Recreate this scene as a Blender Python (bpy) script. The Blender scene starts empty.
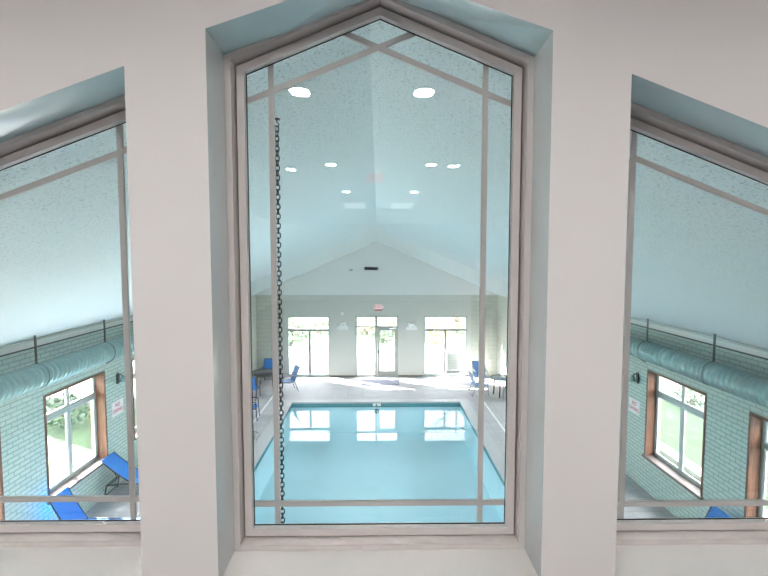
import bpy, bmesh, math, random
from mathutils import Vector, Matrix
random.seed(7)
S = bpy.context.scene
COL = S.collection
PI = math.pi

# ------------------------------------------------------------------ helpers
class MB:
    """Collects shapes into one mesh."""
    def __init__(self):
        self.v = []; self.f = []; self.sm = []
    def add(self, vs, fs, smooth=False):
        b = len(self.v)
        self.v += [tuple(p) for p in vs]
        self.f += [tuple(i + b for i in q) for q in fs]
        self.sm += [smooth] * len(fs)
        return self
    def box(self, x0, x1, y0, y1, z0, z1):
        vs = [(x, y, z) for x in (x0, x1) for y in (y0, y1) for z in (z0, z1)]
        return self.add(vs, [(0, 1, 3, 2), (4, 6, 7, 5), (0, 4, 5, 1), (2, 3, 7, 6), (0, 2, 6, 4), (1, 5, 7, 3)])
    def cbox(self, x0, x1, y0, y1, z0, z1, c=0.01):
        """box with chamfered edges"""
        bm = bmesh.new()
        bmesh.ops.create_cube(bm, size=1)
        for w in bm.verts:
            w.co = ((x0 + x1) / 2 + w.co.x * (x1 - x0), (y0 + y1) / 2 + w.co.y * (y1 - y0), (z0 + z1) / 2 + w.co.z * (z1 - z0))
        bmesh.ops.bevel(bm, geom=bm.edges[:], offset=c, segments=2, profile=0.6, affect='EDGES')
        bm.verts.index_update()
        self.add([w.co[:] for w in bm.verts], [[w.index for w in q.verts] for q in bm.faces])
        bm.free(); return self
    def prism(self, poly, y0, y1):
        """polygon of (x,z) extruded along y"""
        n = len(poly)
        vs = [(x, y0, z) for x, z in poly] + [(x, y1, z) for x, z in poly]
        fs = [tuple(range(n)), tuple(range(2 * n - 1, n - 1, -1))]
        fs += [(i, (i + n), (i + 1) % n + n, (i + 1) % n) for i in range(n)]
        return self.add(vs, fs)
    def ring(self, outer, inner, y0, y1):
        n = len(outer)
        vs = [(x, y0, z) for x, z in outer] + [(x, y0, z) for x, z in inner] + [(x, y1, z) for x, z in outer] + [(x, y1, z) for x, z in inner]
        fs = []
        for i in range(n):
            j = (i + 1) % n
            fs += [(i, j, n + j, n + i), (2 * n + j, 2 * n + i, 3 * n + i, 3 * n + j),
                   (j, i, 2 * n + i, 2 * n + j), (n + i, n + j, 3 * n + j, 3 * n + i)]
        return self.add(vs, fs)
    def bar(self, a, b, w, y0, y1):
        """flat bar from (x,z) a to b in the xz plane"""
        d = Vector((b[0] - a[0], b[1] - a[1])).normalized(); nx, nz = -d.y * w / 2, d.x * w / 2
        return self.prism([(a[0] + nx, a[1] + nz), (b[0] + nx, b[1] + nz), (b[0] - nx, b[1] - nz), (a[0] - nx, a[1] - nz)], y0, y1)
    def tube(self, pts, r, n=8, closed=False):
        pts = [Vector(p) for p in pts]; m = len(pts)
        rs = r if isinstance(r, (list, tuple)) else [r] * m
        vs = []; up = None
        for i, p in enumerate(pts):
            if closed: t = pts[(i + 1) % m] - pts[i - 1]
            else: t = pts[min(i + 1, m - 1)] - pts[max(i - 1, 0)]
            t.normalize()
            if up is None:
                up = Vector((0, 0, 1)) if abs(t.z) < .9 else Vector((1, 0, 0))
            a = t.cross(up)
            if a.length < 1e-4: a = t.cross(Vector((0, 1, 0)))
            a.normalize(); b = a.cross(t).normalized(); up = b
            for k in range(n):
                an = 2 * PI * k / n
                vs.append(p + (a * math.cos(an) + b * math.sin(an)) * rs[i])
        fs = []
        for i in range(m if closed else m - 1):
            j = (i + 1) % m
            for k in range(n):
                fs.append((i * n + k, i * n + (k + 1) % n, j * n + (k + 1) % n, j * n + k))
        if not closed:
            fs.append(tuple(range(n - 1, -1, -1))); fs.append(tuple((m - 1) * n + k for k in range(n)))
        return self.add(vs, fs, True)
    def cyl(self, a, b, r, n=24, r2=None):
        return self.tube([a, b], [r, r if r2 is None else r2], n)
    def lathe(self, prof, c=(0, 0, 0), n=32):
        """profile of (r,z) about the z axis"""
        vs = []; m = len(prof)
        for r, z in prof:
            for k in range(n):
                vs.append((c[0] + r * math.cos(2 * PI * k / n), c[1] + r * math.sin(2 * PI * k / n), c[2] + z))
        fs = [(i * n + k, i * n + (k + 1) % n, (i + 1) * n + (k + 1) % n, (i + 1) * n + k) for i in range(m - 1) for k in range(n)]
        fs.append(tuple(range(n - 1, -1, -1))); fs.append(tuple((m - 1) * n + k for k in range(n)))
        return self.add(vs, fs, True)
    def sheet(self, path, y0, y1, t):
        """strip following a path of (x,z), from y0 to y1, thickness t"""
        P = [Vector((p[0], p[1])) for p in path]; m = len(P); top = []; bot = []
        for i in range(m):
            d = (P[min(i + 1, m - 1)] - P[max(i - 1, 0)]).normalized(); nn = Vector((-d.y, d.x)) * t / 2
            top.append(P[i] + nn); bot.append(P[i] - nn)
        vs = []
        for i in range(m):
            vs += [(top[i].x, y0, top[i].y), (top[i].x, y1, top[i].y), (bot[i].x, y0, bot[i].y), (bot[i].x, y1, bot[i].y)]
        fs = [(0, 1, 3, 2), ((m - 1) * 4, (m - 1) * 4 + 2, (m - 1) * 4 + 3, (m - 1) * 4 + 1)]
        for i in range(m - 1):
            a = i * 4; b = a + 4
            fs += [(a, b, b + 1, a + 1), (a + 2, a + 3, b + 3, b + 2), (a, a + 2, b + 2, b), (a + 1, b + 1, b + 3, a + 3)]
        return self.add(vs, fs)
    def build(self, name, mat, parent=None, smooth=None, loc=None):
        me = bpy.data.meshes.new(name)
        me.from_pydata(self.v, [], self.f); me.update()
        bm = bmesh.new(); bm.from_mesh(me)
        bmesh.ops.recalc_face_normals(bm, faces=bm.faces[:])
        bm.to_mesh(me); bm.free()
        for p, s in zip(me.polygons, self.sm):
            p.use_smooth = s if smooth is None else smooth
        me.materials.append(mat)
        o = bpy.data.objects.new(name, me); COL.objects.link(o)
        if parent is not None: o.parent = parent
        if loc is not None: o.location = loc
        return o

def tag(o, label=None, cat=None, group=None, kind=None):
    if label: o['label'] = label
    if cat: o['category'] = cat
    if group: o['group'] = group
    if kind: o['kind'] = kind
    return o
def thing(name, label, cat, loc=(0, 0, 0), rz=0, group=None):
    o = bpy.data.objects.new(name, None); COL.objects.link(o)
    o.location = loc; o.rotation_euler = (0, 0, rz); o.empty_display_size = .1
    return tag(o, label, cat, group)
def struct(mb, name, mat, parent=None, label=None, cat=None):
    o = mb.build(name, mat, parent)
    if parent is None: o['kind'] = 'structure'
    return tag(o, label, cat)
def copy_tree(o, parent=None):
    c = o.copy(); COL.objects.link(c)
    if parent is not None: c.parent = parent
    for ch in list(o.children): copy_tree(ch, c)
    return c
def dup(root, loc, rz, label, group=None):
    r = copy_tree(root); r.location = loc; r.rotation_euler = (0, 0, rz); r['label'] = label
    if group: r['group'] = group
    return r
def inset(poly, ds):
    """inset a CCW polygon of (x,z); ds per edge i -> i+1"""
    n = len(poly); P = [Vector(p) for p in poly]
    if not isinstance(ds, (list, tuple)): ds = [ds] * n
    L = []
    for i in range(n):
        d = (P[(i + 1) % n] - P[i]).normalized(); nn = Vector((-d.y, d.x)); L.append((P[i] + nn * ds[i], d))
    out = []
    for i in range(n):
        p, d = L[i - 1]; q, e = L[i]
        den = d.x * e.y - d.y * e.x; w = q - p
        t = (w.x * e.y - w.y * e.x) / den
        out.append(tuple(p + d * t))
    return out
def text_mesh(body, size, mat, name, parent, M, ext=.002):
    cu = bpy.data.curves.new('letters', 'FONT'); cu.body = body; cu.size = size; cu.extrude = ext
    cu.align_x = 'CENTER'; cu.align_y = 'CENTER'
    t = bpy.data.objects.new('letters', cu); COL.objects.link(t)
    bpy.context.view_layer.update()
    me = bpy.data.meshes.new_from_object(t.evaluated_get(bpy.context.evaluated_depsgraph_get()))
    bpy.data.objects.remove(t); bpy.data.curves.remove(cu)
    me.transform(M); me.materials.clear(); me.materials.append(mat)
    o = bpy.data.objects.new(name, me); COL.objects.link(o); o.parent = parent
    return o

# ------------------------------------------------------------------ materials
def lin(c):
    return tuple(((x / 255) / 12.92 if x / 255 <= .04045 else ((x / 255 + .055) / 1.055) ** 2.4) for x in c) + (1,)
def new_mat(name):
    m = bpy.data.materials.new(name); m.use_nodes = True
    nt = m.node_tree; b = nt.nodes['Principled BSDF']
    return m, nt, b
def mat(name, col, rough=.5, metal=0, var=.05, vscale=6, bump=0, bscale=60, spec=.5):
    m, nt, b = new_mat(name)
    b.inputs['Roughness'].default_value = rough; b.inputs['Metallic'].default_value = metal
    b.inputs['Specular IOR Level'].default_value = spec
    c = col if len(col) == 4 else tuple(col) + (1,)
    tc = nt.nodes.new('ShaderNodeTexCoord')
    nz = nt.nodes.new('ShaderNodeTexNoise'); nz.inputs['Scale'].default_value = vscale; nz.inputs['Detail'].default_value = 4
    nt.links.new(tc.outputs['Object'], nz.inputs['Vector'])
    r = nt.nodes.new('ShaderNodeValToRGB')
    r.color_ramp.elements[0].position = .3; r.color_ramp.elements[1].position = .7
    r.color_ramp.elements[0].color = tuple(x * (1 - var) for x in c[:3]) + (1,)
    r.color_ramp.elements[1].color = tuple(min(1, x * (1 + var)) for x in c[:3]) + (1,)
    nt.links.new(nz.outputs['Fac'], r.inputs['Fac']); nt.links.new(r.outputs['Color'], b.inputs['Base Color'])
    if bump:
        n2 = nt.nodes.new('ShaderNodeTexNoise'); n2.inputs['Scale'].default_value = bscale; n2.inputs['Detail'].default_value = 3
        nt.links.new(tc.outputs['Object'], n2.inputs['Vector'])
        bp = nt.nodes.new('ShaderNodeBump'); bp.inputs['Strength'].default_value = bump; bp.inputs['Distance'].default_value = .01
        nt.links.new(n2.outputs['Fac'], bp.inputs['Height']); nt.links.new(bp.outputs['Normal'], b.inputs['Normal'])
    return m
def brick_mat(name, c1, c2, mortar, axes, bw=.21, rh=.07, ms=.008, rough=.45, bump=.5, offset=.5):
    """axes: which two object axes run along and up the surface, e.g. 'yz'"""
    m, nt, b = new_mat(name); b.inputs['Roughness'].default_value = rough
    tc = nt.nodes.new('ShaderNodeTexCoord'); sp = nt.nodes.new('ShaderNodeSeparateXYZ'); cb = nt.nodes.new('ShaderNodeCombineXYZ')
    nt.links.new(tc.outputs['Object'], sp.inputs[0])
    nt.links.new(sp.outputs[axes[0].upper()], cb.inputs[0]); nt.links.new(sp.outputs[axes[1].upper()], cb.inputs[1])
    br = nt.nodes.new('ShaderNodeTexBrick'); br.offset = offset
    br.inputs['Scale'].default_value = 1; br.inputs['Brick Width'].default_value = bw; br.inputs['Row Height'].default_value = rh
    br.inputs['Mortar Size'].default_value = ms; br.inputs['Mortar Smooth'].default_value = .3
    br.inputs['Color1'].default_value = c1; br.inputs['Color2'].default_value = c2; br.inputs['Mortar'].default_value = mortar
    nt.links.new(cb.outputs[0], br.inputs['Vector']); nt.links.new(br.outputs['Color'], b.inputs['Base Color'])
    if bump:
        bp = nt.nodes.new('ShaderNodeBump'); bp.inputs['Strength'].default_value = bump; bp.inputs['Distance'].default_value = .01; bp.invert = True
        nt.links.new(br.outputs['Fac'], bp.inputs['Height']); nt.links.new(bp.outputs['Normal'], b.inputs['Normal'])
    return m
def glass_mat(name, tint, ior=1.5):
    m = bpy.data.materials.new(name); m.use_nodes = True; nt = m.node_tree; nt.nodes.clear()
    out = nt.nodes.new('ShaderNodeOutputMaterial'); mix = nt.nodes.new('ShaderNodeMixShader')
    tr = nt.nodes.new('ShaderNodeBsdfTransparent'); gl = nt.nodes.new('ShaderNodeBsdfGlossy'); fr = nt.nodes.new('ShaderNodeFresnel')
    tr.inputs['Color'].default_value = tint; gl.inputs['Roughness'].default_value = 0; fr.inputs['IOR'].default_value = ior
    # the back of a face would otherwise give total reflection
    geo = nt.nodes.new('ShaderNodeNewGeometry'); mt = nt.nodes.new('ShaderNodeMath'); mt.operation = 'MULTIPLY_ADD'
    mt.inputs[1].default_value = 1 / ior - ior; mt.inputs[2].default_value = ior
    nt.links.new(geo.outputs['Backfacing'], mt.inputs[0])
    mt2 = nt.nodes.new('ShaderNodeMath'); mt2.operation = 'MULTIPLY_ADD'   # Fresnel inverts by itself on backfaces
    fr.inputs['IOR'].default_value = ior
    mt3 = nt.nodes.new('ShaderNodeMath'); mt3.operation = 'MULTIPLY_ADD'; mt3.inputs[1].default_value = 1 / ior - ior; mt3.inputs[2].default_value = ior
    nt.links.new(geo.outputs['Backfacing'], mt3.inputs[0]); nt.links.new(mt3.outputs[0], fr.inputs['IOR'])
    nt.nodes.remove(mt); nt.nodes.remove(mt2)
    nt.links.new(fr.outputs[0], mix.inputs[0]); nt.links.new(tr.outputs[0], mix.inputs[1]); nt.links.new(gl.outputs[0], mix.inputs[2])
    nt.links.new(mix.outputs[0], out.inputs['Surface'])
    return m
def emit_mat(name, col, st):
    m, nt, b = new_mat(name)
    b.inputs['Base Color'].default_value = tuple(col[:3]) + (1,)
    b.inputs['Emission Color'].default_value = tuple(col[:3]) + (1,); b.inputs['Emission Strength'].default_value = st
    return m

M_drywall = mat('drywall_paint', (.74, .722, .715), .55, var=.012, vscale=1.5, bump=.06, bscale=180)
M_reveal = mat('semigloss_paint', (.66, .70, .71), .18, var=.012, vscale=2, spec=.9)
M_soffit = mat('pool_lit_soffit', (.58, .76, .80), .2, var=.03, vscale=3, spec=.9)  # teal bounce light from the pool is put into the soffit colour
M_sillp = mat('sill_paint', (.74, .715, .70), .3, var=.012, vscale=2)
M_taupe = mat('taupe_vinyl', (.665, .62, .605), .4, var=.02)
M_gasket_shade = mat('black_gasket_and_shade', (.02, .02, .02), .6)
M_glass = glass_mat('clear_glass', (.975, .985, .985, 1))
M_glass3 = glass_mat('dimmed_far_glass', (.62, .63, .64, 1))  # grey tint added to dim the daylight through the far panes
M_glass2 = glass_mat('window_glass', (.95, .97, .97, 1))
M_water = glass_mat('pool_water', (.86, .965, .992, 1), 1.33)
M_up_wall = mat('upstairs_paint', (.72, .70, .68), .6, var=.01)
M_carpet = mat('carpet', (.22, .21, .22), .95, var=.25, vscale=80)
M_lamp = emit_mat('lit_diffuser', (1, .97, .94), 105)

def ceiling_mat():
    m, nt, b = new_mat('speckled_ceiling'); b.inputs['Roughness'].default_value = .8
    tc = nt.nodes.new('ShaderNodeTexCoord')
    nz = nt.nodes.new('ShaderNodeTexNoise'); nz.inputs['Scale'].default_value = 62; nz.inputs['Detail'].default_value = 5; nz.inputs['Roughness'].default_value = .7
    nt.links.new(tc.outputs['Object'], nz.inputs['Vector'])
    r = nt.nodes.new('ShaderNodeValToRGB'); e = r.color_ramp.elements
    e[0].position = .36; e[0].color = (.34, .40, .41, 1); e[1].position = .45; e[1].color = (.755, .825, .855, 1)
    nt.links.new(nz.outputs['Fac'], r.inputs['Fac']); nt.links.new(r.outputs['Color'], b.inputs['Base Color'])
    bp = nt.nodes.new('ShaderNodeBump'); bp.inputs['Strength'].default_value = .25; bp.inputs['Distance'].default_value = .01
    nt.links.new(nz.outputs['Fac'], bp.inputs['Height']); nt.links.new(bp.outputs['Normal'], b.inputs['Normal'])
    return m
M_ceil = ceiling_mat()
M_gable = mat('white_gable_paint', (.86, .85, .84), .7, var=.01)
M_brick = brick_mat('mint_painted_brick', (.47, .61, .555, 1), (.52, .65, .59, 1), (.25, .385, .355, 1), 'yz', bw=.25, rh=.085, ms=.011)
M_brickfar = brick_mat('sage_painted_brick', (.56, .57, .51, 1), (.59, .60, .53, 1), (.46, .47, .42, 1), 'xz', bw=.4, rh=.2, ms=.012)
M_sage = mat('sage_wall_paint', (.64, .64, .60), .6, var=.012)
M_fascia = mat('pale_aqua_paint', (.68, .755, .77), .7, var=.01)
M_white = mat('white_trim_paint', (.76, .78, .77), .45, var=.01)
M_shadowgap = mat('dark_gap_shade', (.03, .05, .05), .7)
M_duct = mat('mint_painted_duct', (.25, .40, .395), .3, .45, var=.03)
M_strap = mat('dark_strap_metal', (.05, .08, .08), .5, .4)
M_alu = mat('aluminium_frame', (.42, .50, .49), .35, .5)
M_brownalu = mat('dark_grey_frame', (.30, .30, .29), .4, .3)
M_woodsill = mat('pinkish_wood_sill', (.17, .135, .125), .5, var=.15, vscale=9)
def wood_mat():
    m, nt, b = new_mat('stained_wood'); b.inputs['Roughness'].default_value = .5
    tc = nt.nodes.new('ShaderNodeTexCoord'); mp = nt.nodes.new('ShaderNodeMapping'); mp.inputs['Scale'].default_value = (14, 14, 1.2)
    nz = nt.nodes.new('ShaderNodeTexNoise'); nz.inputs['Scale'].default_value = 2.2; nz.inputs['Detail'].default_value = 6
    r = nt.nodes.new('ShaderNodeValToRGB'); e = r.color_ramp.elements
    e[0].position = .3; e[0].color = (.08, .032, .018, 1); e[1].position = .7; e[1].color = (.24, .105, .055, 1)
    nt.links.new(tc.outputs['Object'], mp.inputs[0]); nt.links.new(mp.outputs[0], nz.inputs['Vector'])
    nt.links.new(nz.outputs['Fac'], r.inputs['Fac']); nt.links.new(r.outputs['Color'], b.inputs['Base Color'])
    return m
M_wood = wood_mat()
M_deck = brick_mat('pale_deck_tile', (.41, .40, .415, 1), (.46, .45, .465, 1), (.31, .30, .315, 1), 'xy', bw=.6, rh=.3, ms=.008, rough=.65, bump=.1, offset=0)
M_drain = mat('white_drain_grate', (.80, .82, .82), .4)
M_coping = mat('coping_stone', (.46, .455, .47), .5, var=.05)
M_basin = mat('cyan_pool_plaster', (.74, .92, .975), .6, var=.015, vscale=1.2)
M_band = brick_mat('teal_tile_band', (.07, .27, .30, 1), (.10, .32, .35, 1), (.06, .22, .25, 1), 'xz', bw=.15, rh=.15, ms=.006, rough=.25, bump=.1, offset=0)
M_blue = mat('blue_sling_fabric', (.02, .20, .62), .7, var=.06, vscale=30)
M_sling = mat('backlit_blue_sling', (.17, .34, .66), .6, var=.06, vscale=30)  # the blue sling lightened, light shining through it painted in
M_black = mat('black_powder_coat', (.015, .016, .018), .4)
M_steel = mat('grey_powder_coat', (.30, .32, .35), .35, .5)
M_tabletop = mat('dark_glass_top', (.03, .045, .05), .45, spec=.25)
M_paletop = mat('glass_top_reflection', (.22, .28, .34), .3, spec=.4)  # tabletop lightened, its reflection painted into the base colour
M_signw = mat('white_sign_face', (.82, .80, .80), .4)
M_red = mat('red_lettering', (.62, .05, .10), .5)
M_exit = emit_mat('lit_exit_face', (.9, .80, .80), .12)
M_exitred = emit_mat('lit_red_letters', (.80, .02, .06), .35)
M_plastic = mat('white_plastic', (.88, .89, .88), .4)
M_vent = mat('grey_vent_metal', (.16, .18, .18), .5, .3)
M_base = mat('brown_base', (.23, .19, .15), .6, var=.2)
M_mat = mat('grey_violet_mat', (.26, .26, .33), .95, var=.15, vscale=60)
M_hose = mat('dark_green_hose', (.05, .07, .07), .4)
M_chain = mat('black_steel_chain', (.012, .016, .016), .35, .6)
M_grass = mat('lawn', (.035, .062, .028), .9, var=.35, vscale=3)
M_conc = mat('asphalt_and_concrete', (.10, .10, .10), .8, var=.06, vscale=2)
M_kerb = mat('kerb_concrete', (.45, .44, .43), .8, var=.06, vscale=2)
M_redbrick = brick_mat('red_brick', (.36, .13, .10, 1), (.45, .18, .14, 1), (.62, .58, .54, 1), 'yz', bw=.2, rh=.075, ms=.016, rough=.8)
M_bark = mat('bark', (.16, .11, .08), .9, var=.3, vscale=12)
M_leaf = mat('autumn_leaf', (.22, .18, .09), .7, var=.35, vscale=2)
M_tan = mat('dry_tan_leaf', (.13, .10, .065), .8, var=.4, vscale=2)
M_leafg = mat('green_leaf', (.035, .07, .035), .7, var=.35, vscale=2)
M_vinyl = mat('white_vinyl_fence', (.80, .80, .80), .5)
M_siding = brick_mat('pale_lap_siding', (.74, .73, .76, 1), (.76, .75, .78, 1), (.60, .60, .62, 1), 'xz', bw=30, rh=.18, ms=.01, rough=.6, bump=.3, offset=0)
M_util = mat('grey_utility_metal', (.33, .34, .37), .5, .2)
M_doorgrey = mat('door_frame_grey', (.36, .36, .33), .4, .3)

# ------------------------------------------------------------------ dimensions (camera eye = origin, y forward)
FL = -5.41            # pool deck
YF, YS, YB = 1.46, 1.63, 1.80   # near wall: room face, window frame face, pool face
XL, XR = -6.21, 6.21  # hall side walls
EAVE, RIDGE = -1.48, 1.08
YBAY, YFAR = 18.5, 21.0
BL, BR = -5.47, 5.38  # far bay walls
BE, BA = -1.68, .69   # far bay eave and apex heights
CX = -.04

# ------------------------------------------------------------------ near wall with three gabled windows
cF = [(-.516, -1.056), (.530, -1.056), (.530, .682), (.007, .856), (-.516, .682)]      # opening at the room face
cS = [(-.518, -1.056), (.531, -1.056), (.531, .676), (.007, .890), (-.518, .676)]      # opening at the frame
def side_poly(xi, xo, zi, slope, sill):
    """opening whose inner jamb is xi, outer xo, top falls away from the middle"""
    zo = zi - slope * abs(xo - xi)
    if xi > 0: return [(xi, sill), (xo, sill), (xo, zo), (xi, zi)]
    return [(xo, sill), (xi, sill), (xi, zi), (xo, zo)]
lF = side_poly(-.761, -1.72, .572, .362, -1.035); lS = side_poly(-.764, -1.72, .580, .377, -1.035)
rF = side_poly(.773, 1.735, .556, .375, -1.045); rS = side_poly(.776, 1.735, .563, .385, -1.045)
ZT, ZBOT = 1.35, FL
def face_with_holes(mb, polys, y, xa, xb):
    """flat wall at y with three holes, as convex pieces"""
    l, c, r = polys
    def q(*p): mb.add([(x, y, z) for x, z in p], [tuple(range(len(p)))])
    lx0, lx1 = l[0][0], l[1][0]; cx0, cx1 = c[0][0], c[1][0]; rx0, rx1 = r[0][0], r[1][0]
    q((xa, ZBOT), (lx0, ZBOT), (lx0, ZT), (xa, ZT))
    q((lx0, ZBOT), (lx1, ZBOT), l[1], l[0]); q(l[3], l[2], (lx1, ZT), (lx0, ZT))
    q((lx1, ZBOT), (cx0, ZBOT), (cx0, ZT), (lx1, ZT))
    q((cx0, ZBOT), (cx1, ZBOT), c[1], c[0]); q(c[4], c[3], (c[3][0], ZT), (cx0, ZT)); q(c[3], c[2], (cx1, ZT), (c[3][0], ZT))
    q((cx1, ZBOT), (rx0, ZBOT), (rx0, ZT), (cx1, ZT))
    q((rx0, ZBOT), (rx1, ZBOT), r[1], r[0]); q(r[3], r[2], (rx1, ZT), (rx0, ZT))
    q((rx1, ZBOT), (xb, ZBOT), (xb, ZT), (rx1, ZT))
wb = MB(); face_with_holes(wb, (lF, cF, rF), YF, -3.7, 3.7)
wall_window = struct(wb, 'wall_window', M_drywall)
cB, lB, rB = (inset(p, -.05) for p in (cS, lS, rS))
wb = MB(); face_with_holes(wb, (lB, cB, rB), YB, XL - .3, XR + .3)
struct(wb, 'wall_near', M_brick)
for nm, F, Sg, B in (('trim_1', cF, cS, cB), ('trim_2', lF, lS, lB), ('trim_3', rF, rS, rB)):
    m = MB(); n = len(F)
    for i in range(n):
        j = (i + 1) % n
        m.add([(F[i][0], YF, F[i][1]), (F[j][0], YF, F[j][1]), (Sg[j][0], YS + .11, Sg[j][1]), (Sg[i][0], YS + .11, Sg[i][1]),
               (B[j][0], YB, B[j][1]), (B[i][0], YB, B[i][1])], [(0, 1, 2, 3), (3, 2, 4, 5)])
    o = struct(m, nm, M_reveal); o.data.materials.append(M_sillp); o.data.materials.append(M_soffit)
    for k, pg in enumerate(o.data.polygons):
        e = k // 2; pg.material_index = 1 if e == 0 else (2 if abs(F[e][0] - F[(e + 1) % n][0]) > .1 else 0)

def gable_window(name, poly, munt):
    """outer trim, sash, gasket, pane and flat muntins set in an opening"""
    n = len(poly)
    p0 = inset(poly, .001); p1 = inset(poly, .022); p2 = inset(poly, .0285); p3 = inset(poly, .055); p4 = inset(poly, .052); p5 = inset(poly, .050)
    w = struct(MB().ring(p0, p1, YS, YS + .10), name, M_taupe)
    MB().ring(p2, p3, 1.675, 1.7005).ring(p2, inset(poly, .036), 1.7005, 1.745).build('sash', M_taupe, w)
    MB().ring(p1, p2, 1.70, 1.73).build('groove_shade', M_gasket_shade, w)  # black ring stands for the deep shadow in the groove
    g = MB().ring(p4, inset(poly, .0575), 1.702, 1.704).build('glazing_seal', M_gasket_shade, w)
    MB().prism(p5, 1.702, 1.706).build('pane', M_glass, w)
    MB().prism(p5, 1.730, 1.734).build('pane', M_glass, w)
    for k, (a, b) in enumerate(munt):
        e = (Vector(b) - Vector(a)).normalized() * .014; a = Vector(a) - e; b = Vector(b) + e
        MB().bar(a, b, .0195, 1.710 + .0008 * k, 1.722 + .0008 * k).build('muntin', M_taupe, w)
    return w
gable_window('window_1', cS, [((-.378, -.985), (-.378, .672)), ((.384, -.985), (.384, .672)), ((-.452, -.926), (.466, -.926)),
    ((-.452, .557), (.118, .786)), ((.466, .550), (-.112, .786))])
gable_window('window_2', lS, [((-.918, -.968), (-.918, .455)), ((-1.66, -.902), (-.832, -.902)), ((-1.65, .100), (-.832, .404))])
gable_window('window_3', rS, [((.922, -.978), (.922, .440)), ((.842, -.935), (1.67, -.935)), ((.842, .390), (1.66, .068))])

# ------------------------------------------------------------------ upstairs room behind the camera
UF, UC, UX, UY = -1.62, 1.22, 3.6, -14.0
struct(MB().box(-UX - .1, UX + .1, UY, YF, UF - .1, UF), 'floor_upstairs', M_carpet)
struct(MB().box(-UX - .1, UX + .1, UY, YF, UC, UC + .1), 'ceiling_upstairs', M_up_wall)
struct(MB().box(-UX - .1, -UX, UY, YF, UF, UC), 'wall_upstairs_left', M_up_wall)
struct(MB().box(UX, UX + .1, UY, YF, UF, UC), 'wall_upstairs_right', M_up_wall)
struct(MB().box(-UX, UX, UY - .1, UY, UF, UC), 'wall_upstairs_back', M_up_wall)
def make_downlight(label):
    t = thing('recessed_downlight', label, 'ceiling light', (0, 0, UC), 0, 'recessed lights in the upstairs ceiling')
    MB().lathe([(.07, -.001), (.095, -.001), (.095, -.008), (.075, -.012), (.07, -.004)]).build('trim_ring', M_plastic, t)
    MB().lathe([(.001, -.005), (.073, -.005), (.073, -.002), (.001, -.002)]).build('diffuser', M_lamp, t)
    return t
dl_spots = [(-.575, -.13, 'left of the nearest pair of round lights mirrored high in the middle window'),
            (.342, -.13, 'right of the nearest pair of round lights mirrored high in the middle window'),
            (-.62, -2.85, 'inner left round light of the second row mirrored in the glass'),
            (.70, -2.85, 'inner right round light of the second row mirrored in the glass'),
            (-1.21, -3.2, 'outermost left round light mirrored beside the hanging chain'),
            (1.02, -2.95, 'outermost right round light of the mirrored rows'),
            (-.60, -5.45, 'left of the two far small lights mirrored in the glass'),
            (-2.4, .2, 'added left round light near the window wall, unseen in the glass'),  # unseen pair added to brighten the corners of the window wall
            (2.4, .2, 'added right round light near the window wall, unseen in the glass'),
            (-1.62, -.9, 'added left round light, its mirror image hidden by the left pier'),  # unseen pair added to light the window wall more evenly
            (1.62, -.9, 'added right round light, its mirror image hidden by the right pier'),
            (.68, -5.45, 'right of the two far small lights mirrored in the glass')]
dl0 = None
for x, y, lb in dl_spots:
    if dl0 is None:
        dl0 = make_downlight(lb); dl0.location = (x, y, UC)
    else: dup(dl0, (x, y, UC), 0, lb)
M_panel = emit_mat('dim_panel_diffuser', (1, 1, .96), .55)
def panel_light(x, label):
    t = thing('ceiling_panel_light', label, 'ceiling light', (x, -7.8, UC), 0, 'panel lights in the upstairs ceiling')
    MB().box(-.28, .28, -.63, .63, -.012, -.001).build('frame', M_plastic, t)
    MB().box(-.25, .25, -.60, .60, -.016, -.0121).build('diffuser', M_panel, t)
panel_light(-.55, 'left dim rectangular panel light mirrored below the round lights')
panel_light(.57, 'right dim rectangular panel light mirrored below the round lights')
# upstairs exit sign, seen as a faint red reflection
ux = thing('exit_sign', 'small red exit sign mirrored faintly near the ceiling ridge', 'sign', (-.05, -3.3, UC), 0)
MB().box(-.12, .12, -.02, .02, -.17, -.04).build('housing', M_exitred, ux)
MB().box(-.05, .05, -.01, .01, -.04, 0).build('bracket', M_plastic, ux)

# ------------------------------------------------------------------ pool hall shell
wins_y = [(5.62, 7.62), (8.64, 10.60), (11.76, 13.74), (14.84, 16.80)]
WZ0, WZ1 = -4.60, -2.57
WT = .26
def side_wall(s, name):
    x0, x1 = sorted((s * 6.21, s * (6.21 + WT))); m = MB()
    ys = [YB] + [v for w in wins_y for v in w] + [YBAY + .2]
    m.box(x0, x1, ys[0], ys[-1], FL - .1, WZ0); m.box(x0, x1, ys[0], ys[-1], WZ1, EAVE + .12)
    for i in range(0, len(ys), 2): m.box(x0, x1, ys[i], ys[i + 1], WZ0, WZ1)
    return struct(m, name, M_brick)
side_wall(-1, 'wall_left'); side_wall(1, 'wall_right')
# returns where the hall narrows, and the far bay's side walls
struct(MB().box(XL, BL - .0, YBAY, YBAY + .2, FL, -1.0).box(BL - .2, BL, YBAY + .2, YFAR + .2, FL, -1.0), 'wall_bay_left', M_brickfar)
struct(MB().box(BR, XR, YBAY, YBAY + .2, FL, -1.0).box(BR, BR + .2, YBAY + .2, YFAR + .2, FL, -1.0), 'wall_bay_right', M_brickfar)
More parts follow.
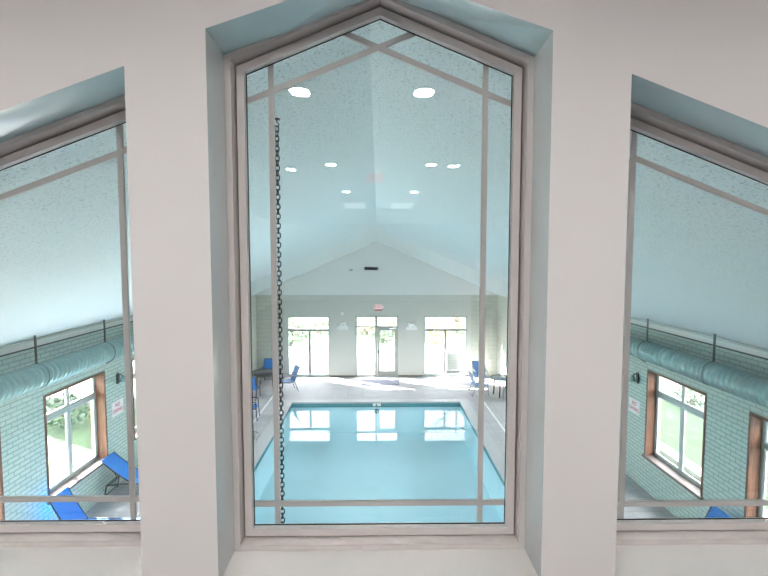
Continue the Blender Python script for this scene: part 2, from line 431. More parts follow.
# ceiling: two slopes of the hall, the lower bay, and the fascia between them
ez = EAVE
sl = (RIDGE - EAVE) / 6.21
zl = RIDGE - sl * 6.5
for sg, nm in ((-1, 'ceiling_left'), (1, 'ceiling_right')):
    struct(MB().add([(CX, YB - .02, RIDGE), (CX, YBAY + .05, RIDGE), (sg * 6.5, YBAY + .05, zl), (sg * 6.5, YB - .02, zl), (CX, YB - .02, RIDGE + .05), (CX, YBAY + .05, RIDGE + .05), (sg * 6.5, YBAY + .05, zl + .05), (sg * 6.5, YB - .02, zl + .05)],
        [(0, 1, 2, 3), (4, 5, 6, 7), (0, 1, 5, 4), (1, 2, 6, 5), (2, 3, 7, 6), (3, 0, 4, 7)]), nm, M_ceil)
bs = (BA - BE) / 5.43
def bz(x): return BA - bs * abs(x + .05)
struct(MB().add([(-.05, YBAY + 1.08, BA), (-.05, YFAR + .1, BA), (-5.7, YFAR + .1, bz(-5.7)), (-5.7, YBAY + 1.08, bz(-5.7))], [(0, 1, 2, 3)])
       .add([(-.05, YBAY + 1.08, BA), (5.7, YBAY + 1.08, bz(5.7)), (5.7, YFAR + .1, bz(5.7)), (-.05, YFAR + .1, BA)], [(0, 1, 2, 3)]), 'ceiling_bay', M_ceil)
fm = MB()
for s in (-1, 1):
    fm.add([(-.05, YBAY + 1.1, BA), (CX, YBAY - .02, RIDGE + .005), (s * 6.3, YBAY - .02, RIDGE - sl * 6.3), (s * 6.3, YBAY + 1.1, bz(s * 6.3))], [(0, 1, 2, 3)])
struct(fm, 'trim_4', M_fascia)
# roof deck keeps the sun out
struct(MB().add([(CX, 1.7, 1.6), (CX, 21.4, 1.6), (-7.2, 21.4, -1.35), (-7.2, 1.7, -1.35)], [(0, 1, 2, 3)])
       .add([(CX, 1.7, 1.6), (7.2, 1.7, -1.35), (7.2, 21.4, -1.35), (CX, 21.4, 1.6)], [(0, 1, 2, 3)]), 'roof', M_base)
# far wall: openings W1, door, W3
W1 = (-4.08, -2.18); DR = (-1.01, .90); W3 = (2.07, 4.00)
FZ0, FZ1 = FL + .03, -2.66
m = MB()
xs = [BL - .2, W1[0], W1[1], DR[0], DR[1], W3[0], W3[1], BR + .2]
mb = MB().box(BL, W1[0] - .02 + .0, YFAR, YFAR + .2, FL - .1, BE)
mb = MB()
for i in range(0, 8, 2): mb.box(xs[i], xs[i + 1], YFAR, YFAR + .2, FL - .1, BE + .05)
for a, b in (W1, DR, W3): mb.box(a, b, YFAR, YFAR + .2, FZ1, BE + .05); mb.box(a, b, YFAR, YFAR + .2, FL - .1, FZ0)
struct(mb, 'wall_far', M_brickfar)
# smooth furred-out panel over the middle of the far wall
mb = MB(); ys0, ys1 = YFAR - .02, YFAR - .001
px = [-4.75, W1[0], W1[1], DR[0], DR[1], W3[0], W3[1], 4.20]
for i in range(0, 8, 2): mb.box(px[i], px[i + 1], ys0, ys1, FL + .002, BE)
for a, b in (W1, DR, W3): mb.box(a, b, ys0, ys1, FZ1, BE)
struct(mb, 'trim_5', M_sage)
gb = MB().prism([(BL - .1, BE - .01), (BR + .1, BE - .01), (BR + .1, bz(BR) + .1), (-.05, BA + .1), (BL - .1, bz(BL) + .1)], YFAR - .05, YFAR + .2)
struct(gb, 'wall_gable', M_gable)
bb = MB()
for a, b in ((-2.16, -1.03), (.92, 2.05), (4.02, 4.6)): bb.box(a, b, YFAR - .05, YFAR - .021, FL + .001, FL + .075)
struct(bb, 'baseboard_far', M_base)
# eave boards along both side walls
for s, nm in ((-1, 'trim_6'), (1, 'trim_7')):
    a, b = sorted((s * 6.17, s * 6.208))
    t = struct(MB().box(a, b, YB, YBAY - .03, -1.605, EAVE + .02), nm, M_white)
    a, b = sorted((s * 6.175, s * 6.208))
    MB().box(a, b, YB, YBAY - .03, -1.635, -1.606).build('shadow_line', M_shadowgap, t)  # black strip painted in for the shadow gap below the board
    a, b = sorted((s * 6.14, s * 6.17))
    MB().box(a, b, YB, YBAY - .03, -1.50, -1.47).build('top_bead', M_alu, t)

# deck floor around the pool
PX0, PX1, PY0, PY1 = -3.24, 3.09, 6.2, 17.25
mb = MB()
for x0, x1, y0, y1 in ((XL - .3, PX0, YB - .3, YFAR + .2), (PX1, XR + .3, YB - .3, YFAR + .2), (PX0, PX1, YB - .3, PY0), (PX0, PX1, PY1, YFAR + .2)):
    mb.box(x0, x1, y0, y1, FL - .2, FL)
struct(mb, 'floor', M_deck)
for x, nm in ((-4.09, 'trim_8'), (3.95, 'trim_9')):
    struct(MB().box(x - .03, x + .03, 3, 18.4, FL + .0005, FL + .006), nm, M_drain)

# ------------------------------------------------------------------ side windows
wn = 4
def side_window(s, y0, y1):
    global wn
    X = s * 6.21; t = WT; n = 'window_%d' % wn; wn += 1
    xa, xb = sorted((X - s * .012, X + s * t))
    w = struct(MB().box(xa, xb, y0, y0 + .05, WZ0, WZ1).box(xa, xb, y1 - .05, y1, WZ0, WZ1).box(xa, xb, y0 + .05, y1 - .05, WZ1 - .05, WZ1), n, M_wood)
    sa, sb = sorted((X - s * .05, X + s * t))
    MB().cbox(sa, sb, y0 - .03, y1 + .03, WZ0 - .045, WZ0 + .012, .008).build('sill', M_woodsill, w)
    fx0, fx1 = sorted((X + s * .185, X + s * .235)); f = MB()
    a, b, z0, z1 = y0 + .05, y1 - .05, WZ0 + .012, WZ1 - .05; tz = -3.12; ym = (a + b) / 2
    f.box(fx0, fx1, a, a + .055, z0, z1).box(fx0, fx1, b - .055, b, z0, z1).box(fx0, fx1, a, b, z0, z0 + .06).box(fx0, fx1, a, b, z1 - .055, z1)
    f.box(fx0 - .004, fx1 + .004, a, b, tz - .05, tz + .05)
    fr = f.build('frame', M_alu, w)
    MB().box(fx0, fx1, ym - .022, ym + .022, tz + .05, z1 - .055).build('mullion', M_alu, w)
    MB().box(fx0 - .006, fx1, ym - .04, ym + .04, z0 + .06, tz - .05).build('meeting_stile', M_alu, w)
    gx = X + s * .215
    for (p, q, r0, r1) in ((a + .055, ym - .022, tz + .05, z1 - .055), (ym + .022, b - .055, tz + .05, z1 - .055), (a + .055, ym - .04, z0 + .06, tz - .05), (ym + .04, b - .055, z0 + .06, tz - .05)):
        sx = MB()
        for (yy0, yy1, zz0, zz1) in ((p, p + .03, r0, r1), (q - .03, q, r0, r1), (p + .03, q - .03, r0, r0 + .03), (p + .03, q - .03, r1 - .03, r1)):
            sx.box(gx - .014, gx + .014, yy0, yy1, zz0, zz1)
        sf = sx.build('sash', M_white, w)
        MB().add([(gx, p + .02, r0 + .02), (gx, q - .02, r0 + .02), (gx, q - .02, r1 - .02), (gx, p + .02, r1 - .02)], [(0, 1, 2, 3)]).build('pane', M_glass2, sf)
for s in (-1, 1):
    for y0, y1 in wins_y: side_window(s, y0, y1)

# far windows and door
def far_window(name, a, b, transom, mull):
    y0, y1 = YFAR + .01, YFAR + .09
    f = MB().box(a, a + .05, y0, y1, FZ0, FZ1).box(b - .05, b, y0, y1, FZ0, FZ1).box(a, b, y0, y1, FZ1 - .05, FZ1).box(a, b, y0, y1, FZ0, FZ0 + .09)
    w = struct(f, name, M_alu)
    MB().box(a + .05, b - .05, y0 - .01, y1, transom - .06, transom + .04).build('transom_bar', M_brownalu, w)
    MB().box(mull - .045, mull + .045, y0, y1, FZ0 + .09, transom - .05).build('mullion', M_brownalu, w)
    yg = YFAR + .05
    for (p, q, r0, r1) in ((a + .05, b - .05, transom + .03, FZ1 - .05), (a + .05, mull - .03, FZ0 + .09, transom - .05), (mull + .03, b - .05, FZ0 + .09, transom - .05)):
        MB().add([(p, yg, r0), (q, yg, r0), (q, yg, r1), (p, yg, r1)], [(0, 1, 2, 3)]).build('pane', M_glass3, w)
    return w
far_window('window_%d' % wn, W1[0], W1[1], -3.27, -3.08); wn += 1
far_window('window_%d' % wn, W3[0], W3[1], -3.27, 3.03); wn += 1
y0, y1 = YFAR + .01, YFAR + .10
a, b = DR; dx = -.08
dm = MB().box(a, a + .05, y0, y1, FZ0, FZ1).box(b - .05, b, y0, y1, FZ0, FZ1).box(a, b, y0, y1, FZ1 - .05, FZ1).box(a, dx, y0, y1, FZ0, FZ0 + .05)
dm.box(dx - .05, dx + .05, y0, y1, FZ0, FZ1).box(a, dx, y0, y1, -3.16, -3.10).box(dx, b, y0, y1, -3.20, -3.10)
door = struct(dm, 'door_1', M_doorgrey)
lf = MB().box(dx + .06, dx + .15, y0 + .01, y1 - .02, FL + .035, -3.21).box(b - .14, b - .055, y0 + .01, y1 - .02, FL + .035, -3.21)
lf.box(dx + .15, b - .14, y0 + .01, y1 - .02, FL + .035, FL + .25).box(dx + .15, b - .14, y0 + .01, y1 - .02, -3.30, -3.21)
leaf = lf.build('door_leaf', M_doorgrey, door)
MB().tube([(dx + .12, y0 - .05, -4.36), (b - .12, y0 - .05, -4.36)], .018).box(dx + .11, dx + .14, y0 - .05, y0 + .01, -4.38, -4.34).box(b - .14, b - .11, y0 - .05, y0 + .01, -4.38, -4.34).build('push_bar', M_steel, leaf)
MB().cbox(dx + .2, dx + .75, y0 - .06, y0 + .0, -3.27, -3.20, .01).tube([(dx + .6, y0 - .07, -3.22), (b - .10, y0 - .16, -3.20), (b - .06, y0 - .03, -3.20)], .012).build('door_closer', M_steel, door)
MB().cbox(dx + .07, dx + .13, y0 - .05, y0 + .005, -4.34, -4.18, .01).build('door_handle', M_black, leaf)
yg = YFAR + .05
for (p, q, r0, r1) in ((a + .05, dx - .05, -3.10, FZ1 - .05), (dx + .05, b - .05, -3.10, FZ1 - .05), (a + .05, dx - .05, FZ0 + .05, -3.16), (dx + .15, b - .14, FL + .25, -3.30)):
    MB().add([(p, yg, r0), (q, yg, r0), (q, yg, r1), (p, yg, r1)], [(0, 1, 2, 3)]).build('pane', M_glass3, door)

# ------------------------------------------------------------------ swimming pool
pool = thing('swimming_pool', 'long rectangular indoor pool of clear cyan water', 'swimming pool', (-.075, 11.7, FL))
def P(mb, name, m): return mb.build(name, m, pool, loc=None)
def off(mb):
    mb.v = [(x + .075, y - 11.7, z - FL) for x, y, z in mb.v]; return mb
WL = -5.565; BD = -6.6
mb = MB().add([(PX0, PY0, BD), (PX1, PY0, BD), (PX1, PY1, BD), (PX0, PY1, BD)], [(0, 1, 2, 3)])
for q in ([(PX0, PY0), (PX1, PY0)], [(PX1, PY0), (PX1, PY1)], [(PX1, PY1), (PX0, PY1)], [(PX0, PY1), (PX0, PY0)]):
    (xa, ya), (xb, yb) = q
    mb.add([(xa, ya, BD), (xb, yb, BD), (xb, yb, -5.60), (xa, ya, -5.60)], [(0, 1, 2, 3)])
P(off(mb), 'basin', M_basin)
mb = MB()
o_ = [(PX0, PY0), (PX1, PY0), (PX1, PY1), (PX0, PY1)]; i_ = [(PX0 + .015, PY0 + .015), (PX1 - .015, PY0 + .015), (PX1 - .015, PY1 - .015), (PX0 + .015, PY1 - .015)]
def hring(mb, o_, i_, z0, z1):
    n = len(o_); vs = [(x, y, z) for z in (z0, z1) for pp in (o_, i_) for x, y in pp]
    fs = []
    for k in range(n):
        j = (k + 1) % n
        fs += [(k, j, n + j, n + k), (2 * n + j, 2 * n + k, 3 * n + k, 3 * n + j), (j, k, 2 * n + k, 2 * n + j), (n + k, n + j, 3 * n + j, 3 * n + k)]
    return mb.add(vs, fs)
hring(mb, o_, i_, -5.60, FL - .045); P(off(mb), 'tile_band', M_band)
mb = MB(); g = .30
hring(mb, [(PX0 - g, PY0 - g), (PX1 + g, PY0 - g), (PX1 + g, PY1 + g), (PX0 - g, PY1 + g)], [(PX0 + .03, PY0 + .03), (PX1 - .03, PY0 + .03), (PX1 - .03, PY1 - .03), (PX0 + .03, PY1 - .03)], FL - .045, FL + .012)
P(off(mb), 'coping', M_coping)
P(off(MB().add([(PX0 + .012, PY0 + .012, WL), (PX1 - .012, PY0 + .012, WL), (PX1 - .012, PY1 - .012, WL), (PX0 + .012, PY1 - .012, WL)], [(0, 1, 2, 3)])), 'water', M_water)
mk = P(off(MB().box(-.20, .10, PY1 - .022, PY1 - .0145, -5.555, -5.455)), 'depth_marker', M_plastic)
P(off(MB().prism([(-.10, -5.545), (-.02, -5.545), (-.06, -5.47)], PY1 - .025, PY1 - .0222)), 'marker_symbol', M_black)
P(off(MB().cyl((-.06, PY1 - .0005, -5.75), (-.06, PY1 - .03, -5.75), .09)), 'return_fitting', M_band)

# ------------------------------------------------------------------ ducts with straps
def make_duct(s, name, label):
    t = thing(name, label, 'air duct', (s * 5.85, 0, -2.04))
    R, pitch, n = .2, .12, 28
    prof = [(0, 0), (.70, 0), (.74, .016), (.96, .016)]
    y = YB + .09; vs = []; rows = 0
    turns = int((YBAY - .1 - y) / pitch)
    for k in range(turns):
        for ph, dr in prof:
            for j in range(n):
                an = 2 * PI * j / n
                yy = y + (k + ph) * pitch + .05 * math.cos(an)
                vs.append(((R + dr) * math.cos(an), yy, (R + dr) * math.sin(an)))
            rows += 1
    fs = [(i * n + j, i * n + (j + 1) % n, (i + 1) * n + (j + 1) % n, (i + 1) * n + j) for i in range(rows - 1) for j in range(n)]
    fs.append(tuple((rows - 1) * n + j for j in range(n)))
    MB().add(vs, fs, True).build('pipe', M_duct, t)
    for yc in (9.1, 14.2):
        MB().tube([(0, yc - .07, 0), (0, yc - .06, 0), (0, yc + .06, 0), (0, yc + .07, 0)], [.21, .222, .222, .21], 32).build('coupling', M_duct, t)
    for yy in (4, 6, 8.02, 10.05, 12.05, 14.05, 16.05):
        z1 = RIDGE - sl * 5.85 + 2.04 - .002
        h = MB().box(-.012, .012, yy - .015, yy + .015, .2, z1)
        h.tube([(.214 * math.cos(a), yy, .214 * math.sin(a)) for a in [2 * PI * k / 24 for k in range(24)]], .007, 6, True)
        MB.build(h, 'strap', M_strap, t)
    # black triangular plates under the pipe, shaped as brackets
    for yy in (10.68, 13.80):
        b = MB().prism([(s * .02, -.215), (s * .355, -.215), (s * .355, -.40)], yy, yy + .03)
        b.build('bracket', M_black, t)
    return t
make_duct(-1, 'air_duct', 'mint round spiral duct hung along the left wall')
make_duct(1, 'air_duct', 'mint round spiral duct hung along the right wall')

# ------------------------------------------------------------------ hanging chain
ch = thing('hanging_chain', 'long black steel chain hanging in front of the pool behind the middle window', 'chain', (-.603, 2.87, .823))
def link(cz, rot):
    pts = []
    w, L = .0125, .0055
    for k in range(16):
        a = 2 * PI * k / 16
        x = w * math.cos(a); z = w * math.sin(a) + (L if math.sin(a) >= 0 else -L)
        pts.append((x * math.cos(rot), x * math.sin(rot), cz + z))
    return pts
cm = MB(); z = -.06; i = 0
while z > -3.1:
    tw = .75 * max(0, 1 - i / 40) + (PI / 2 if i % 2 else 0)
    cm.tube(link(z, tw), .0036, 8, True); z -= .0288; i += 1
cm.build('links', M_chain, ch)
MB().lathe([(.001, .0), (.02, .0), (.02, -.006), (.001, -.008)], n=16).tube([(0, 0, -.005), (0, 0, -.02), (.012, 0, -.03), (.012, 0, -.042), (0, 0, -.048), (-.01, 0, -.04)], .0035, 6).build('ceiling_hook', M_chain, ch)

# ------------------------------------------------------------------ sling chairs and tables
def make_chair(label, frame=M_black, sling=M_blue, grp='sling chairs around the pool tables'):
    """faces +x; origin on the floor under the seat"""
    t = thing('patio_chair', label, 'chair', (0, 0, 0), 0, grp)
    MB().sheet([(-.24, .40), (-.12, .385), (.05, .39), (.18, .42), (.25, .43), (.275, .41)], -.25, .25, .012).build('seat', sling, t)
    MB().sheet([(-.22, .41), (-.255, .55), (-.30, .70), (-.36, .86), (-.41, .94), (-.43, .945)], -.25, .25, .012).build('backrest', sling, t)
    for s in (-1, 1):
        y = s * .265
        MB().tube([(.27, y, .41), (.18, y, .42), (0, y, .39), (-.2, y, .40), (-.26, y, .56), (-.36, y, .86), (-.43, y, .955)], .017).build('side_rail', frame, t)
        MB().tube([(-.29, y, .66), (-.1, y, .66), (.15, y, .655), (.24, y, .64)], .018).build('armrest', frame, t)
        MB().tube([(.24, y, .64), (.25, y, .60), (.29, y, .02), (.285, y, .013)], .017).build('leg', frame, t)
        MB().tube([(-.22, y, .42), (-.36, y, .02), (-.365, y, .013)], .017).build('leg', frame, t)
    MB().tube([(-.43, -.265, .955), (-.43, .265, .955)], .017).build('top_rail', frame, t)
    MB().tube([(.0, -.265, .375), (.0, .265, .375)], .014).build('stretcher', frame, t)
    MB().tube([(-.36, -.265, .06), (-.36, .265, .06)], .010).build('stretcher', frame, t)
    return t
c0 = make_chair('blue sling chair behind the left dark table, facing the pool'); c0.location = (-4.72, 20.02, FL); c0.rotation_euler.z = -PI / 2
dup(c0, (-4.85, 17.72, FL), PI / 2, 'blue sling chair on the near side of the left dark table')
dup(c0, (-4.30, 15.45, FL), .1, 'blue sling chair alone on the left deck nearer than the table')
c1 = make_chair('grey framed blue chair seen side on, right of the left table', M_steel, M_sling, 'grey framed sling chairs'); c1.location = (-3.66, 18.78, FL); c1.rotation_euler.z = PI + .45
dup(c1, (3.98, 18.15, FL), .1, 'grey framed chair seen side on at the right table, backed to the pool')
dup(c1, (4.30, 19.42, FL), -PI / 2, 'blue chair with upright back behind the right table')
dup(c1, (5.02, 17.2, FL), PI / 2, 'blue chair nearest the camera at the right table, mostly hidden')
def make_table(label, r, loc, top=M_tabletop):
    t = thing('round_table', label, 'table', loc)
    MB().lathe([(.001, .70), (r - .03, .70), (r - .03, .712), (.001, .712)], n=40).build('tabletop', top, t)
    MB().lathe([(r - .03, .695), (r, .695), (r + .004, .708), (r, .722), (r - .03, .722), (r - .034, .708)], n=40).build('rim', M_black, t)
    for k in range(4):
        a = PI / 4 + k * PI / 2 + .2; d = r * .72
        MB().tube([(d * math.cos(a), d * math.sin(a), .70), (d * 1.02 * math.cos(a), d * 1.02 * math.sin(a), .40), (d * 1.1 * math.cos(a), d * 1.1 * math.sin(a), .0)], .026).build('leg', M_black, t)
    MB().tube([(r * .7 * math.cos(k * PI / 8), r * .7 * math.sin(k * PI / 8), .62) for k in range(16)], .012, 6, True).build('stretcher_ring', M_black, t)
    return t
make_table('dark glass round table on the left deck by the far wall', .60, (-4.62, 18.98, FL))
make_table('smaller round table with glass top paled by reflection on the right deck', .48, (4.88, 18.02, FL), M_paletop)

# loungers: head end at x=0, feet toward +x
def make_lounger(label, ht, xh):
    t = thing('sun_lounger', label, 'lounger', (0, 0, 0), 0, 'blue sling loungers by the brick walls')
    bk = [(.0 + xh * q, ht - (ht - .355) * q - .035 * math.sin(PI * q)) for q in (0, .2, .4, .6, .8, 1)]
    MB().sheet(bk, -.245, .245, .014).build('backrest', M_blue, t)
    MB().sheet([(xh + .02, .35), (xh + .3, .33), (xh + .75, .34), (xh + 1.25, .36)], -.245, .245, .014).build('seat', M_blue, t)
    for s in (-1, 1):
        y = s * .258
        MB().tube([(x, y, z) for x, z in bk], .013).build('backrest_rail', M_black, t)
        MB().tube([(.10, y, .30), (xh * .6, y, .335), (xh + .02, y, .345), (xh + .65, y, .335), (xh + 1.27, y, .36)], .017).build('side_rail', M_black, t)
        MB().tube([(.10, y, .30), (.05, y, .02), (.05, y, .013)], .016).build('leg', M_black, t)
        MB().tube([(xh + 1.0, y, .345), (xh + 1.06, y, .02), (xh + 1.06, y, .013)], .016).build('leg', M_black, t)
        p = bk[2]; q = bk[3]
        MB().tube([(p[0], y * .93, p[1]), (p[0] + .05, y * .93, .50), (p[0] + .02, y * .93, .32)], .011).tube([(.16, y * .93, .31), (q[0], y * .93, q[1])], .010).build('strut', M_black, t)
    MB().tube([(.05, -.258, .06), (.05, .258, .06)], .012).tube([(.10, -.258, .30), (.10, .258, .30)], .012).build('crossbar', M_black, t)
    MB().tube([(.0, -.258, ht), (.0, .258, ht)], .012).build('top_rail', M_blue, t)
    return t
l0 = make_lounger('blue lounger under the far edge of the left big window', .86, .68); l0.location = (-6.18, 10.54, FL)
l1 = make_lounger('nearest blue lounger below the left big window, cut by the muntin', .98, .36); l1.location = (-6.0, 8.63, FL)
dup(l1, (6.0, 7.82, FL), PI, 'blue lounger with only its peak showing against the right brick wall')

# ------------------------------------------------------------------ small things on the far wall and deck
ex = thing('exit_sign', 'white exit sign with red letters above the far glass door', 'sign', (0.02, YFAR - .02, -2.24))
MB().cbox(-.17, .17, -.05, -.001, -.10, .12, .01).build('housing', M_exit, ex)
MB().cbox(-.17, .17, -.06, -.001, -.155, -.10, .01).build('battery_box', M_red, ex)
text_mesh('EXIT', .17, M_exitred, 'lettering', ex, Matrix.Translation((0, -.052, .01)) @ Matrix.Rotation(PI / 2, 4, 'X'))
for s in (-1, 1):
    MB().cyl((s * .17, -.04, .02), (s * .25, -.05, .0), .03, 16, .05).build('lamp_head', M_plastic, ex)
def emergency(x, label):
    t = thing('emergency_light', label, 'wall light', (x, YFAR - .02, -3.10), 0, 'emergency lights beside the far door')
    MB().cbox(-.25, .25, -.10, -.001, -.16, -.02, .02).build('housing', M_plastic, t)
    MB().prism([(-.20, -.03), (.20, -.03), (.12, .08), (-.12, .08)], -.09, -.001).build('shroud', M_plastic, t)
    for s in (-1, 1): MB().cyl((s * .09, -.001, .08), (s * .05, -.10, .10), .085, 20, .075).build('lamp_head', M_plastic, t)
    return t
e0 = emergency(-1.60, 'white two headed emergency light left of the far door')
dup(e0, (1.51, YFAR - .02, -3.10), 0, 'white two headed emergency light right of the far door')
d = thing('alarm_sensor', 'tiny white alarm sensor above the left emergency light', 'sensor', (-1.60, YFAR - .02, -2.53))
MB().cbox(-.06, .06, -.05, -.001, -.06, .06, .012).build('body', M_plastic, d)
MB().lathe([(.001, 0), (.03, 0), (.025, .02), (.001, .025)], n=16).build('lens', M_signw, d).matrix_local = Matrix.Translation((0, -.05, 0)) @ Matrix.Rotation(PI / 2, 4, 'X')
v = thing('air_vent', 'dark rectangular grille high in the white gable', 'vent', (-.30, YFAR - .05, -.51))
MB().ring([(-.30, -.07), (.30, -.07), (.30, .07), (-.30, .07)], [(-.27, -.045), (.27, -.045), (.27, .045), (-.27, .045)], -.02, -.001).build('frame', M_vent, v)
MB().box(-.27, .27, -.006, -.001, -.045, .045).build('backing', M_shadowgap, v)
sl_ = MB()
for k in range(4): sl_.box(-.27, .27, -.018, -.006, -.04 + k * .022, -.03 + k * .022)
sl_.build('slats', M_vent, v)
v2 = thing('junction_plate', 'small grey plate left of the gable grille', 'wall plate', (-1.20, YFAR - .05, -.58))
MB().cbox(-.07, .07, -.02, -.001, -.035, .035, .006).build('plate', M_util, v2)
MB().cyl((0, -.02, 0), (0, -.028, 0), .014, 12).build('knockout', M_vent, v2)
mt = thing('door_mat', 'grey violet mat on the deck inside the far door', 'mat', (.10, 20.0, FL))
MB().cbox(-.78, .78, -.42, .42, .001, .016, .005).build('pile', M_mat, mt)
MB().ring([(-.80, -.44), (.80, -.44), (.80, .44), (-.80, .44)], [(-.77, -.41), (.77, -.41), (.77, .41), (-.77, .41)], .001, .009).build('border', M_black, mt).matrix_local = Matrix.Rotation(-PI / 2, 4, 'X') @ Matrix.Translation((0, -.0185, 0)) if False else Matrix(((1, 0, 0, 0), (0, 0, 1, 0), (0, 1, 0, 0), (0, 0, 0, 1)))
hs = thing('garden_hose', 'thin dark hose lying in loops on the left deck', 'hose', (-3.93, 13.75, FL))
pts = []
for k in range(90):
    a = k / 90 * 2 * PI * 2.3; r = .40 - .20 * (k / 90) + .06 * math.sin(a * 1.7)
    pts.append((r * math.cos(a) * .8 + .06 * k / 90, r * math.sin(a) * 1.25, .016 + .011 * (k / 90)))
pts += [(pts[-1][0] - .1 - .09 * k, pts[-1][1] - .02 * k, .016) for k in range(1, 9)]
MB().tube(pts, .009, 6).build('tubing', M_hose, hs)
MB().cyl((pts[0][0], pts[0][1], .016), (pts[0][0] + .01, pts[0][1] - .1, .016), .02, 12, .014).build('nozzle', M_steel, hs)
def wall_sign(s, y, z, label):
    t = thing('wall_sign', label, 'sign', (s * 6.205, y, z))
    a, b = sorted((0, -s * .012))
    MB().cbox(a, b, -.24, .24, -.17, .17, .004).build('panel', M_signw, t)
    R = Matrix.Rotation(-s * PI / 2, 4, 'Z') @ Matrix.Rotation(PI / 2, 4, 'X')
    text_mesh('NO', .13, M_red, 'lettering', t, Matrix.Translation((-s * .0135, 0, .07)) @ R)
    text_mesh('DIVING', .125, M_red, 'lettering', t, Matrix.Translation((-s * .0135, 0, -.065)) @ R)
wall_sign(-1, 11.05, -3.57, 'white no diving sign with red letters on the left brick wall')
wall_sign(1, 11.08, -3.60, 'white no diving sign with red letters on the right brick wall')
def wall_lamp(s, y, z, label):
    t = thing('wall_lamp', label, 'wall light', (s * 6.205, y, z), 0, 'small dark wall lamps above the signs')
    a, b = sorted((0, -s * .03)); MB().cbox(a, b, -.05, .05, -.16, .10, .008).build('backplate', M_strap, t)
    MB().tube([(-s * .03, 0, .04), (-s * .10, 0, .06), (-s * .13, 0, .02)], .012).build('arm', M_strap, t)
    MB().lathe([(.03, .02), (.045, .0), (.075, -.10), (.07, -.10), (.04, 0)], c=(-s * .13, 0, 0), n=20).build('shade', M_duct, t)
wall_lamp(-1, 11.1, -2.85, 'small dark wall lamp on the left brick above the sign')
wall_lamp(1, 10.98, -2.85, 'small dark wall lamp on the right brick above the sign')

# ------------------------------------------------------------------ outdoors
GR = FL - .15
gm = MB()
for x0, x1, y0, y1 in ((-60, -6.4, -15, 80), (6.4, 60, -15, 80), (-6.4, 6.4, -15, 1), (-6.4, 6.4, 21.1, 80)):
    gm.add([(x0, y0, GR), (x1, y0, GR), (x1, y1, GR), (x0, y1, GR)], [(0, 1, 2, 3)])
struct(gm, 'ground_lawn', M_grass)
struct(MB().box(-9, 9, YFAR + .2, 29.5, GR, GR + .06), 'ground_patio', M_conc)
struct(MB().box(-26, -11.3, -10, 30, GR, GR + .05), 'ground_lot_left', M_conc)
struct(MB().box(11.5, 26, -10, 30, GR, GR + .05), 'ground_lot_right', M_conc)
struct(MB().box(8.0, 8.35, 0, 20, GR, GR + .12), 'ground_kerb', M_kerb)
for s in (-1, 1):
    for y0, y1 in wins_y[:3]:
        a, b = sorted((s * 6.48, s * 6.57))
        struct(MB().box(a, b, y1 + .02, y1 + .5, GR, -1.6), 'brick_pier', M_redbrick)
wg = thing('sun_block_wing', 'pale sided wing added to block sun from the left windows', 'building', (-11, 19.2, GR))  # wing added to keep sun off the farther left windows
MB().box(-4.4, 4.4, -1.9, 1.9, 0, 8.6).build('wall', M_siding, wg)
MB().box(-4.7, 4.42, -2.2, 2.2, 8.6, 8.8).build('roof', M_util, wg)
MB().box(-4.42, 4.42, -1.93, -1.901, 0, .35).build('plinth', M_conc, wg)
def make_tree(label, loc, h, r, leafm, seed, trunk=True, cat='tree', name='tree', nleaf=900):
    rnd = random.Random(seed); t = thing(name, label, cat, loc)
    tm = MB()
    if trunk:
        tm.tube([(0, 0, 0), (.03, 0, h * .25), (-.05, .04, h * .5), (0, 0, h * .8)], [h * .018, h * .014, h * .010, h * .004], 8)
        for k in range(7):
            a = rnd.uniform(0, 2 * PI); z0 = h * rnd.uniform(.3, .65); q = r * rnd.uniform(.5, .9)
            tm.tube([(0, 0, z0), (q * .5 * math.cos(a), q * .5 * math.sin(a), z0 + h * .12), (q * math.cos(a), q * math.sin(a), z0 + h * .2)], [h * .006, h * .004, h * .002], 6)
    else:
        for k in range(6):
            a = k * PI / 3; tm.tube([(0, 0, 0), (r * .4 * math.cos(a), r * .4 * math.sin(a), h * .6)], [.02, .008], 5)
    tm.build('trunk' if trunk else 'stems', M_bark, t)
    lm = MB(); zc = h * .68 if trunk else h * .5; zr = h * .36 if trunk else h * .5
    for k in range(nleaf):
        while True:
            p = Vector((rnd.uniform(-1, 1), rnd.uniform(-1, 1), rnd.uniform(-1, 1)))
            if .2 < p.length < 1: break
        p = Vector((p.x * r, p.y * r, zc + p.z * zr)); sz = rnd.uniform(.5, 1.1) * (.09 if not trunk else .13)
        u = Vector((rnd.gauss(0, 1), rnd.gauss(0, 1), rnd.gauss(0, 1))).normalized(); w = u.orthogonal().normalized()
        lm.add([p - u * sz, p - w * sz * .45, p + u * sz, p + w * sz * .45], [(0, 1, 2, 3)])
    lm.build('leaves', leafm, t)
    return t
make_tree('slim autumn tree seen through the left far window', (-7.2, 37.5, GR), 5.0, 1.5, M_leaf, 1, nleaf=900)
make_tree('slim autumn tree seen behind the far glass door', (-1.8, 38, GR), 5.2, 1.5, M_leaf, 2, nleaf=900)
make_tree('tall autumn tree seen through the right far window', (6.8, 40, GR), 12.5, 3.6, M_leaf, 3, nleaf=3200)
make_tree('unseen leafy tree filtering the sun at the far door', (-9.3, 26.3, GR), 7.5, 2.5, M_leafg, 12, nleaf=3600)  # out of view, placed to dapple the sun entering the far door
make_tree('dense green bush outside the left far window', (-5.4, 28.9, GR), 1.6, 1.1, M_leafg, 4, False, 'bush', 'bush', 700)
make_tree('low green bush outside the far door', (.3, 30.0, GR), 1.1, .9, M_leafg, 5, False, 'bush', 'bush', 500)
make_tree('low brown bush outside the right far window', (3.6, 29.2, GR), 1.2, .9, M_leaf, 6, False, 'bush', 'bush', 500)
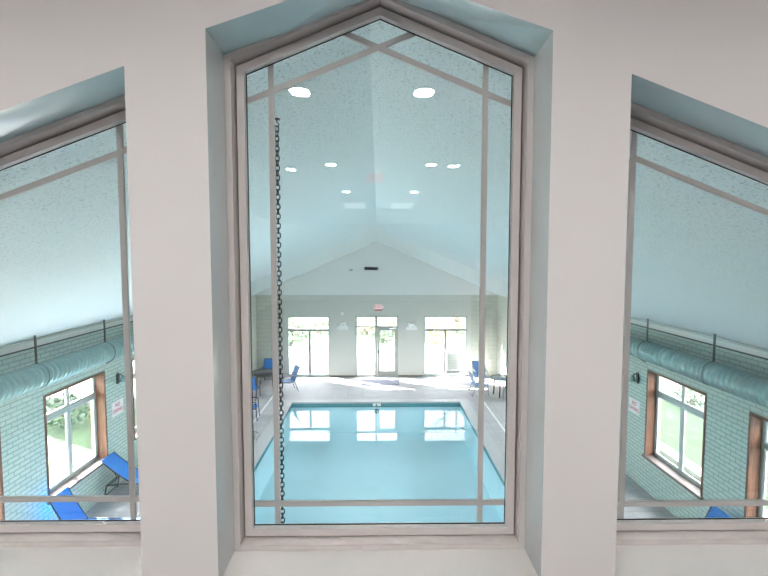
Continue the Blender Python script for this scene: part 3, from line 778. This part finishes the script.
make_tree('bare autumn tree on the lawn outside the right side windows', (14.6, 22.5, GR), 6.5, 2.2, M_leaf, 7, nleaf=700)
make_tree('low green bush beyond the kerb outside the right side windows', (11.6, 17.0, GR), 1.0, .9, M_leafg, 8, False, 'bush', 'bush', 500)
make_tree('low green bush on the lawn outside the left side windows', (-10.2, 15.2, GR), 1.1, .9, M_leafg, 9, False, 'bush', 'bush', 500)
for k, (bx, by, hh, lb) in enumerate(((-6.1, 33.2, 1.3, 'tan shrub at the left of the left far window, beyond the patio'), (-4.2, 34.0, 1.1, 'tan shrub at the right of the left far window, beyond the patio'),
        (-.8, 33.6, 1.2, 'tan shrub behind the glass panel left of the far door leaf'), (1.2, 34.2, 1.0, 'tan shrub behind the far door leaf, beyond the green bush'),
        (3.8, 33.4, 1.3, 'tan shrub at the left of the right far window, beyond the patio'), (5.8, 34.2, 1.5, 'tan shrub at the right of the right far window, beyond the patio'))):
    make_tree(lb, (bx, by, GR), hh, .85, M_tan, 20 + k, False, 'shrub', 'shrub', 420)
fc = thing('vinyl_fence', 'white vinyl fence across the back of the patio', 'fence', (0, 46, GR))
fb = MB()
for k in range(90): fb.box(-13.5 + k * .3, -13.5 + k * .3 + .26, -.02, .02, .08, 1.85)
fb.build('pickets', M_vinyl, fc)
MB().box(-13.6, 13.6, -.05, -.021, .25, .37).build('rail', M_vinyl, fc); MB().box(-13.6, 13.6, -.05, -.021, 1.5, 1.62).build('rail', M_vinyl, fc)
for k in range(10): MB().box(-13.66 + k * 3, -13.54 + k * 3, -.17, -.051, 0, 2.0).build('post', M_vinyl, fc)
ub = thing('utility_cabinet', 'grey utility cabinet on the patio outside the right far window', 'cabinet', (3.55, 22.3, GR + .06))
MB().cbox(-.30, .30, -.25, .25, .06, 1.0, .02).build('body', M_util, ub)
MB().box(-.34, .34, -.28, .28, 0, .06).build('plinth', M_conc, ub)
lv = MB()
for k in range(8): lv.box(-.24, .24, -.27, -.251, .2 + k * .09, .25 + k * .09)
lv.build('louvres', M_vent, ub)

# ------------------------------------------------------------------ light
w = bpy.data.worlds.new('sky'); S.world = w; w.use_nodes = True
bg = w.node_tree.nodes['Background']; bg.inputs['Color'].default_value = (.98, .985, 1.0, 1); bg.inputs['Strength'].default_value = 5.6
sd = bpy.data.lights.new('sun', 'SUN'); sd.energy = 60; sd.angle = math.radians(.6); sd.color = (1, .95, .88)
so = bpy.data.objects.new('sun', sd); COL.objects.link(so)
to_sun = Vector((-.87 * math.cos(math.radians(30)), .49 * math.cos(math.radians(30)), .5))
so.rotation_euler = to_sun.to_track_quat('Z', 'Y').to_euler(); so.location = (-10, 20, 15)

# ------------------------------------------------------------------ camera
f_px = 470.0
cd = bpy.data.cameras.new('camera'); cam = bpy.data.objects.new('camera', cd); COL.objects.link(cam)
cd.sensor_width = 36; cd.lens = f_px / 768 * 36; cd.clip_start = .05; cd.clip_end = 300
cam.rotation_euler = (PI / 2 - math.atan(31 / f_px), 0, -math.atan(6 / f_px))
S.camera = cam
S.view_settings.view_transform = 'Standard'; S.view_settings.look = 'None'
S.view_settings.exposure = 1.78; S.view_settings.gamma = 1; S.view_settings.use_curve_mapping = False
cy = S.cycles
cy.max_bounces = 10; cy.diffuse_bounces = 6; cy.glossy_bounces = 5; cy.transparent_max_bounces = 16; cy.transmission_bounces = 6
cy.sample_clamp_indirect = 6; cy.caustics_reflective = False; cy.caustics_refractive = False
cy.use_denoising = True
